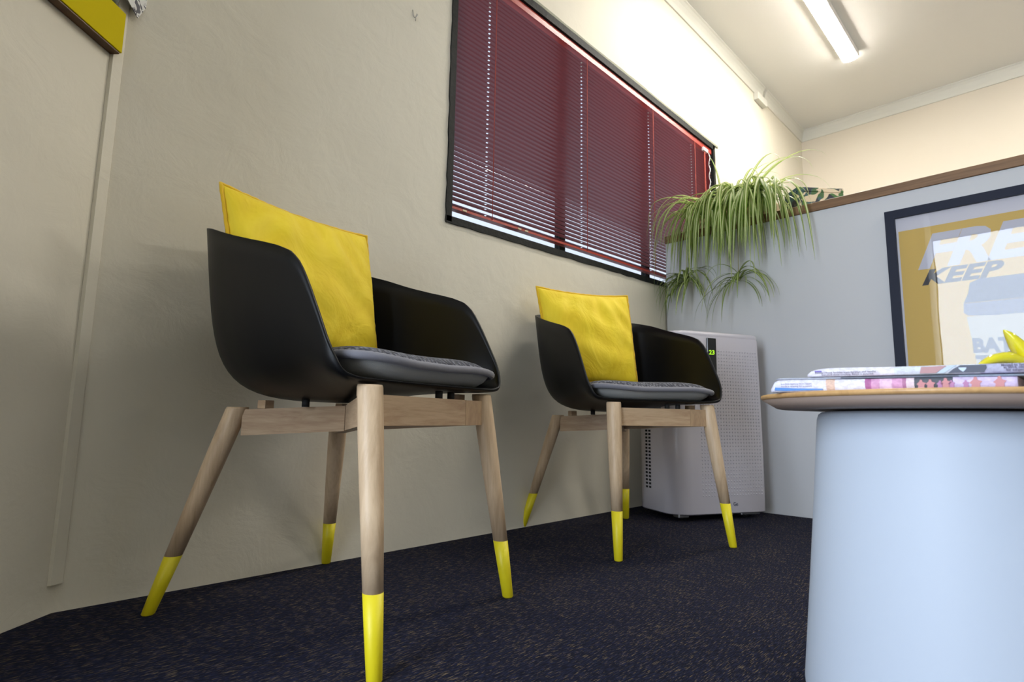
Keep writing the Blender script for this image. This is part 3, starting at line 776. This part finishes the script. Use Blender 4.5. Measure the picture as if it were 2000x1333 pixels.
text_mesh('type_row', 'first place about coaching. Below is pictured', TYPE, n2, 0.0034, (0.018, -0.0012, 0.0008), (1, 0, -0.012), (0, 0, 1), ext=0.0001, sx=1.0)
for i_, s_ in enumerate(('Moved to Sydney', 'in 2014, returned', 'for surgery in')):
    text_mesh('type_row', s_, TYPE, n2, 0.0036, (sx(1955) - 0.0484 + 0.002 * i_, -0.0016, 0.0040 - 0.0028 * i_), (1, 0, -0.016), (0, 0, 1), ext=0.0001, bold=0.00008)
def p2(px, zz): x = sx(px) - 0.0484; return (x, zz + zt(x))
patch('printed_box', [p2(1590, 0.0060), p2(1603, 0.0060), p2(1603, 0.0078), p2(1590, 0.0078)], mat('purple_print', (0.15, 0.12, 0.45), 0.6), n2)
patch('printed_photo', [p2(1795, 0.0012), p2(1826, 0.0012), p2(1848, 0.0096), p2(1798, 0.0090)], mat('hands_print', (0.42, 0.24, 0.26), 0.6), n2)
patch('printed_photo', [p2(1828, 0.0010), p2(1842, 0.0010), p2(1868, 0.0098), p2(1852, 0.0096)], mat('blue_grey_print', (0.45, 0.55, 0.66), 0.6), n2)
patch('printed_photo', [p2(1850, 0.0010), p2(1920, 0.0010), p2(1927, 0.0060), p2(1926, 0.0095), p2(1876, 0.0098), p2(1862, 0.0060)], mat('dark_photo_print', (0.07, 0.08, 0.12), 0.6), n2, y=-0.0010)
patch('printed_photo', [p2(1871, 0.0070), p2(1873, 0.0048), p2(1880, 0.0020), p2(1886, 0.0050), p2(1887, 0.0070)], mat('pale_blue_print', (0.5, 0.62, 0.80), 0.6), n2, y=-0.0013)

# glossy banana-peel ornament on the newspapers
bo = empty('banana_peel_ornament', 'glossy yellow ceramic banana peel ornament lying on the newspapers', 'ornament', tp(0.622, 0.70, TH + 0.0290), math.atan2(RT.y, RT.x))
def peel(name, pts, ws, m, parent):
    pts = [Vector(p) for p in pts]; rings = []; n = 14
    P2 = []; W2 = []
    for i in range(len(pts) - 1):
        for k in range(6):
            t = k / 6; p0 = pts[max(i - 1, 0)]; p1 = pts[i]; p2 = pts[i + 1]; p3 = pts[min(i + 2, len(pts) - 1)]
            P2.append(0.5 * ((2 * p1) + (p2 - p0) * t + (2 * p0 - 5 * p1 + 4 * p2 - p3) * t * t + (3 * p1 - p0 - 3 * p2 + p3) * t ** 3)); W2.append(ws[i] + (ws[i + 1] - ws[i]) * t)
    P2.append(pts[-1]); W2.append(ws[-1]); prev = Vector((0, 1, 0))
    for i, p in enumerate(P2):
        t = (P2[min(i + 1, len(P2) - 1)] - P2[max(i - 1, 0)]).normalized(); u = (prev - t * prev.dot(t)).normalized(); v = t.cross(u); prev = u
        ring = []
        for j in range(n):
            a = 2 * PI * j / n; rr = W2[i] * (1.0 + 0.10 * math.cos(3 * a)); ring.append(p + u * math.cos(a) * rr * 1.25 + v * math.sin(a) * rr * 0.72)
        rings.append(ring)
    return ring_mesh(name, rings, m, parent)
peel('peel', [(-0.052, 0, 0.002), (-0.035, 0, 0.010), (-0.018, 0, 0.0125), (-0.004, 0, 0.009), (0.008, 0, 0.006)], [0.0018, 0.0075, 0.0095, 0.0085, 0.007], BANANA, bo)
peel('peel', [(-0.016, 0.0, 0.047), (-0.0095, 0, 0.040), (-0.001, 0, 0.028), (0.006, 0, 0.017), (0.012, 0, 0.006)], [0.0008, 0.0052, 0.0090, 0.0105, 0.0095], BANANA, bo)
peel('peel', [(0.055, 0.004, 0.003), (0.040, 0.002, 0.010), (0.024, 0, 0.012), (0.010, 0, 0.008)], [0.002, 0.0085, 0.011, 0.010], BANANA, bo)
peel('peel', [(0.012, 0.045, 0.003), (0.011, 0.030, 0.010), (0.009, 0.014, 0.011), (0.009, 0.0, 0.006)], [0.002, 0.0085, 0.010, 0.009], BANANA, bo)
SPOT = mat('brown_mottled', (0.16, 0.11, 0.07), 0.7)
lk(SPOT, ramp(SPOT, noise(SPOT, coords(SPOT), 160, 3, 0.6), [(0.42, (0.03, 0.02, 0.03)), (0.52, (0.20, 0.16, 0.06)), (0.62, (0.42, 0.30, 0.18))]), bs(SPOT).inputs['Base Color'])
mo = empty('mottled_pot', 'small brown mottled pot behind the yellow banana ornament', 'pot', tp(0.695, 0.760, TH + 0.0005))
lathe('pot_body', [(0.001, 0.0), (0.016, 0.0), (0.020, 0.012), (0.023, 0.035), (0.0245, 0.055), (0.0235, 0.062), (0.0245, 0.066), (0.020, 0.067), (0.018, 0.060), (0.001, 0.056)], SPOT, mo, 32)

# ------------------------------------------------------------------ framed poster on the partition
XQ = XP - 0.0015
po = empty('framed_poster', 'framed yellow poster with a takeaway cup, hung on the grey partition', 'poster', (XQ, 0.1, 0.6))
PY0, PY1, PZ0, PZ1 = 0.487, -0.213, 0.27, 1.256
def P3(y, z, d): return (-d, y - 0.1, z - 0.6)
def pbox(name, y0, y1, z0, z1, d0, d1, m, bevel=0.0):
    return box(name, (-d1, min(y0, y1) - 0.1, z0 - 0.6), (-d0, max(y0, y1) - 0.1, z1 - 0.6), m, po, bevel, 1)
FWd = 0.0335
bm = bmesh.new()
for (y0, y1, z0, z1) in ((PY1, PY0, PZ1 - FWd, PZ1), (PY1, PY0, PZ0, PZ0 + FWd), (PY1, PY1 + FWd, PZ0 + FWd, PZ1 - FWd), (PY0 - FWd, PY0, PZ0 + FWd, PZ1 - FWd)):
    box_bm(bm, (-0.022, y0 - 0.1, z0 - 0.6), (0.0, y1 - 0.1, z1 - 0.6))
bm_obj('frame', bm, NAVYFRAME, po)
pbox('backing_paper', PY1 + FWd, PY0 - FWd, PZ0 + FWd, PZ1 - FWd, 0.001, 0.006, PAPERW)
pbox('ochre_field', PY1 + FWd + 0.012, 0.446, PZ0 + 0.075, 1.168, 0.0062, 0.0066, OCHRE)
ld = 0.0070
text_mesh('lettering', 'FREE', LETTERW, po, 0.178, P3(0.394, 1.008, ld), (0, -1, 0), (0, 0, 1), shear=0.36, bold=0.0075, sx=1.12, spacing=0.98)
text_mesh('lettering', 'KEEP', LETTERK, po, 0.078, P3(0.383, 0.940, ld), (0, -1, 0), (0, 0, 1), shear=0.36, bold=0.0034, sx=1.30, spacing=1.04)
# cup: body, band, lid outline polygons with real thickness
def poly_print(name, pts, m, d):
    n = len(pts); vs = [P3(y, z, d) for y, z in pts] + [P3(y, z, d + 0.0003) for y, z in pts]
    fs = [tuple(range(n)), tuple(range(2 * n - 1, n - 1, -1))] + [(i, i + n, (i + 1) % n + n, (i + 1) % n) for i in range(n)]
    return raw(name, vs, fs, m, po)
cy_ = 0.095
poly_print('cup_print', [(cy_ + 0.160, 0.80), (cy_ + 0.145, 0.66), (cy_ + 0.128, 0.42), (cy_ - 0.128, 0.42), (cy_ - 0.145, 0.66), (cy_ - 0.160, 0.80)], CUPBODY, 0.0068)
poly_print('cup_print', [(cy_ + 0.165, 0.850), (cy_ + 0.167, 0.815), (cy_ + 0.155, 0.803), (cy_ + 0.08, 0.797), (cy_ - 0.08, 0.797), (cy_ - 0.155, 0.803), (cy_ - 0.167, 0.815), (cy_ - 0.165, 0.850)], CUPBAND, 0.0072)
poly_print('cup_print', [(cy_ + 0.165, 0.851), (cy_ + 0.150, 0.885), (cy_ + 0.142, 0.925), (cy_ + 0.115, 0.937), (cy_ - 0.115, 0.937), (cy_ - 0.142, 0.925), (cy_ - 0.150, 0.885), (cy_ - 0.165, 0.851)], CUPLID, 0.0072)
text_mesh('lettering', 'BAT', CUPLID, po, 0.070, P3(0.246, 0.667, ld + 0.0004), (0, -1, -0.03), (0, 0, 1), bold=0.0036, sx=0.86, spacing=1.02)
text_mesh('lettering', 'TO', CUPLID, po, 0.070, P3(0.238, 0.603, ld + 0.0004), (0, -1, -0.03), (0, 0, 1), bold=0.0036, sx=0.86, spacing=1.02)
pbox('glass_pane', PY1 + FWd - 0.001, PY0 - FWd + 0.001, PZ0 + FWd - 0.001, PZ1 - FWd + 0.001, 0.0115, 0.0130, PGLASS)

# ------------------------------------------------------------------ leaf-print box on the partition
LB = mat('tropical_leaf_print', (0.7, 0.62, 0.45), 0.55)
vv = coords(LB)
vo = nd(LB, 'ShaderNodeTexVoronoi', Scale=26.0); nz = noise(LB, vv, 17, 1, 0.5, 1.5)
mxv = nd(LB, 'ShaderNodeMix', data_type='VECTOR'); 
lk(LB, vv, vo.inputs['Vector'])
sepc = nd(LB, 'ShaderNodeSeparateColor'); lk(LB, vo.outputs['Color'], sepc.inputs[0])
leafcol = ramp(LB, sepc.outputs[0], [(0.0, (0.010, 0.018, 0.035)), (0.28, (0.012, 0.022, 0.04)), (0.34, (0.03, 0.10, 0.035)), (0.62, (0.06, 0.17, 0.04)), (0.75, (0.03, 0.10, 0.11))])
msk = ramp(LB, nz, [(0.385, (0, 0, 0)), (0.40, (1, 1, 1))])
mz = nd(LB, 'ShaderNodeMix', data_type='RGBA'); lk(LB, msk, mz.inputs[0]); mz.inputs[6].default_value = (0.72, 0.62, 0.44, 1); lk(LB, leafcol, mz.inputs[7])
lk(LB, mz.outputs[2], bs(LB).inputs['Base Color'])
lb = empty('leaf_print_box', 'small box with dark tropical leaf print standing on the partition', 'box', (2.78, 0.848, 1.3725), math.radians(-42))
box('box_body', (0.0, 0.0, 0.0), (0.226, 0.113, 0.112), LB, lb, 0.0015, 1)
box('lid', (-0.001, -0.001, 0.1125), (0.227, 0.114, 0.133), LB, lb, 0.0015, 1)

# ------------------------------------------------------------------ spider plant
sp = empty('spider_plant', 'bushy variegated spider plant trailing over the partition top', 'plant', (2.82, 1.20, 1.3725))
O = Vector((2.82, 1.20, 1.3725))
bm = bmesh.new(); box_bm(bm, (-0.055, -0.235, 0.0), (0.085, 0.215, 0.105)); 
bmesh.ops.scale(bm, vec=(0.9, 0.95, 1), verts=[v for v in bm.verts if v.co.z < 0.01])
bm_obj('planter', bm, CREAMPOT, sp, 0.006, 2)
box('soil', (-0.050, -0.228, 0.1045), (0.080, 0.208, 0.108), SOIL, sp)
def leaf_mesh(p0, az, e0, L, w, droop, pale_flip=False, twist=0.0, clampx=True):
    n = 13; ds = L / n; pts = [Vector(p0)]; e = e0; p = Vector(p0); a = az
    for i in range(n):
        t = (i + 0.5) / n
        ee = e0 - (e0 + math.radians(86)) * (1 - (1 - t) ** droop)
        a = az + twist * t
        p = p + Vector((math.cos(a) * math.cos(ee), math.sin(a) * math.cos(ee), math.sin(ee))) * ds
        if clampx:
            if p.z < 1.385 and p.x > XP - 0.020: 
                if p.x < XP + 0.07 or p.z < 1.375: p.x = min(p.x, XP - 0.014 - 0.012 * random.random())
            if p.y > YW - 0.012: p.y = YW - 0.012 - 0.006 * random.random()
            if p.z < 1.379 and p.x > XP - 0.01: p.z = 1.379
        pts.append(p.copy())
    vs = []; uv = []; prev = None
    for i, q in enumerate(pts):
        t = i / n; d = (pts[min(i + 1, n)] - pts[max(i - 1, 0)])
        if d.length < 1e-6: d = Vector((0, 0, -1))
        d.normalize()
        s = Vector((-math.sin(az), math.cos(az), 0)); s = (s - d * s.dot(d)).normalized(); nn = s.cross(d)
        ww = w * 0.46 * min(1.0, 0.55 + 1.6 * t) * (1 - max(0, (t - 0.35) / 0.65) ** 1.7) + 0.0003
        vs += [q - s * ww + nn * ww * 0.35, q, q + s * ww + nn * ww * 0.35]
    fs = []; 
    for i in range(n):
        b = i * 3; fs += [(b, b + 1, b + 4, b + 3), (b + 1, b + 2, b + 5, b + 4)]
    me = bpy.data.meshes.new('leaf'); me.from_pydata([tuple(v) for v in vs], [], fs); me.update()
    ul = me.uv_layers.new(name='UVMap')
    for poly in me.polygons:
        poly.use_smooth = True
        for li in poly.loop_indices:
            vi = me.loops[li].vertex_index; ul.data[li].uv = ((vi % 3) / 2.0, (vi // 3) / n)
    return me
def add_leaf(parent, origin, *a, m=None, **k):
    me = leaf_mesh(*a, **k); me.transform(Matrix.Translation(-Vector(origin)))
    return link('leaf', me, m or LEAFA, parent)
rnd = random.Random(21)
crowns = [(2.75, 1.25, 1.46), (2.75, 1.13, 1.48), (2.75, 1.02, 1.475)]
# curtain of leaves falling over the front of the partition
for i in range(150):
    c = crowns[rnd.choice((0, 1, 1, 2, 2))]
    az = PI + rnd.gauss(0, 0.72)
    e0 = math.radians(rnd.uniform(50, 86)); L = rnd.uniform(0.36, 0.66)
    p0 = (c[0] + rnd.gauss(-0.02, 0.02), c[1] + rnd.gauss(0, 0.04), c[2] - rnd.uniform(0, 0.03))
    add_leaf(sp, O, p0, az, e0, L, rnd.uniform(0.012, 0.0185), rnd.uniform(1.9, 3.6), m=LEAFA if rnd.random() < 0.75 else LEAFB, twist=rnd.uniform(-0.9, 0.9))
# arching leaves to the window side and to the room side
for i in range(64):
    side = rnd.random()
    if side < 0.5: az = PI - rnd.uniform(0.25, 1.05)
    else: az = -PI / 2 - rnd.uniform(0.1, 1.2)
    c = crowns[0] if side < 0.5 else crowns[2]
    e0 = math.radians(rnd.uniform(35, 70)); L = rnd.uniform(0.34, 0.56) * (1.0 if side < 0.5 else 0.62)
    p0 = (c[0] + rnd.gauss(0, 0.02), c[1] + rnd.gauss(0, 0.03), c[2] - rnd.uniform(0, 0.03))
    add_leaf(sp, O, p0, az, e0, L, rnd.uniform(0.011, 0.017), rnd.uniform(1.1, 1.9))
# tall leaves
for (y, az, e, L, dr) in ((1.20, 2.9, 88, 0.30, 0.12), (1.16, -1.3, 82, 0.34, 0.5), (1.24, 1.9, 74, 0.36, 0.9), (1.10, -1.9, 70, 0.42, 0.55), (1.10, -2.3, 66, 0.46, 0.60), (1.08, -1.8, 60, 0.50, 0.5), (1.08, -2.1, 52, 0.52, 0.62), (1.12, -2.5, 58, 0.44, 0.75), (1.06, -1.7, 45, 0.46, 0.7), (1.14, -1.6, 78, 0.30, 0.3), (1.06, -1.9, 40, 0.42, 0.9)):
    add_leaf(sp, O, (2.76, y, 1.47), az, math.radians(e), L, 0.012, dr)
# two runners with hanging plantlets
def plantlet(cx, cy, cz, sx, n, rlo, rhi, runner, seed, spread):
    r2 = random.Random(seed)
    tube_path('runner', [Vector(p) - O for p in runner], 0.0017, STEM, sp, 6)
    root = Vector((cx, cy, cz))
    cr = raw('plantlet', [Vector(v) + root - O for v in ((0.006, 0, 0.012), (-0.006, 0.006, 0), (-0.004, -0.007, 0), (0.005, 0.004, -0.004), (0, 0, -0.012))], [(0, 1, 2), (0, 2, 3), (0, 3, 1), (4, 2, 1), (4, 3, 2), (4, 1, 3)], STEM, sp)
    for i in range(n):
        az = PI + r2.choice((-1, 1)) * r2.uniform(0.3, spread); e0 = math.radians(r2.uniform(-25, 72)); L = r2.uniform(rlo, rhi)
        add_leaf(cr, O, (cx, cy + r2.gauss(0, 0.008), cz + r2.gauss(0, 0.018)), az, e0, L, r2.uniform(0.008, 0.012), r2.uniform(0.8, 1.9), m=LEAFB if r2.random() < 0.6 else LEAFA, twist=r2.uniform(-1.3, 1.3))
plantlet(2.640, 1.350, 1.115, 0, 62, 0.12, 0.29, [(2.78, 1.30, 1.49), (2.70, 1.33, 1.46), (2.655, 1.345, 1.38), (2.648, 1.35, 1.25), (2.640, 1.350, 1.115)], 4, 1.75)
plantlet(2.640, 1.085, 1.075, 0, 26, 0.14, 0.33, [(2.78, 1.12, 1.49), (2.70, 1.10, 1.46), (2.655, 1.09, 1.36), (2.648, 1.085, 1.22), (2.640, 1.085, 1.075)], 9, 1.5)
rt = [o for o in sp.children if o.name.startswith('plantlet')][-1]
for az, e, L, dr in ((-1.75, 25, 0.27, 1.0), (-1.8, 5, 0.24, 1.1), (-1.9, -10, 0.22, 1.2), (-1.65, 45, 0.20, 0.9)):
    add_leaf(rt, O, (2.640, 1.085, 1.075), az, math.radians(e), L, 0.008, dr, m=LEAFB)

# ------------------------------------------------------------------ yellow ledge on the left wall and what stands on it
def LP(t, off, z):  # t back along the left wall, off into the room
    p = LC + LD * t + LN * off; return Vector((p.x, p.y, z))
th_l = math.atan2(LD.y, LD.x)
lg = empty('picture_ledge', 'yellow picture ledge with brown underside, high on the left wall', 'shelf', LP(0.0, 0.0, 1.198), th_l)
# local x runs back along the wall, local -y... room side is +y in this frame
sgn = 1 if (Matrix.Rotation(th_l, 2) @ Vector((0, 1))).dot(LN) > 0 else -1
def lbox(name, x0, x1, o0, o1, z0, z1, m, parent, bevel=0.001):
    ys = sorted((sgn * o0, sgn * o1)); return box(name, (x0, ys[0], z0), (x1, ys[1], z1), m, parent, bevel, 1)
lbox('front_board', 0.014, 0.80, 0.0085, 0.0235, 0.0015, 0.098, YBOARD, lg)
lbox('bottom_board', 0.018, 0.80, 0.0005, 0.0215, -0.0035, 0.001, PLY, lg)
cupo = empty('grey_cup', 'grey rounded cup edge showing above the yellow ledge', 'cup', LP(0.050, 0.016, 1.2965))
lathe('cup_body', [(0.001, 0.0), (0.006, 0.0), (0.0115, 0.006), (0.0135, 0.018), (0.014, 0.045), (0.0128, 0.045), (0.012, 0.012), (0.001, 0.006)], mat('grey_glaze', (0.18, 0.20, 0.18), 0.35), cupo, 32)
ma_m = mat('patterned_leaflet', (0.5, 0.5, 0.5), 0.5)
lk(ma_m, ramp(ma_m, noise(ma_m, coords(ma_m), 55, 2, 0.6, 1.0), [(0.45, (0.02, 0.02, 0.035)), (0.50, (0.62, 0.62, 0.60))]), bs(ma_m).inputs['Base Color'])
q0 = LP(-0.012, 0.030, 1.306)
lf = box('patterned_leaflet', (-0.0, -0.0008, 0.0), (0.10, 0.0008, 0.14), ma_m, None)
lf.rotation_euler = (0, math.radians(-27), th_l); lf.location = q0
tag(lf, 'dark and white patterned leaflet sticking out past the yellow ledge', 'leaflet')

# wire picture hook on the wall left of the window
hp = Vector((1.033, YW, 1.748))
hk = tube_path('picture_hook', [hp + Vector(p) for p in ((-0.010, -0.001, 0.020), (-0.008, -0.002, 0.0), (-0.004, -0.003, -0.006), (0.002, -0.004, -0.002), (0.006, -0.008, 0.006), (0.002, -0.009, 0.008), (0.000, -0.006, -0.004), (0.002, -0.003, -0.016))], 0.0010, METAL, None, 6)
tag(hk, 'small bent wire hook in the plaster left of the window', 'hook')
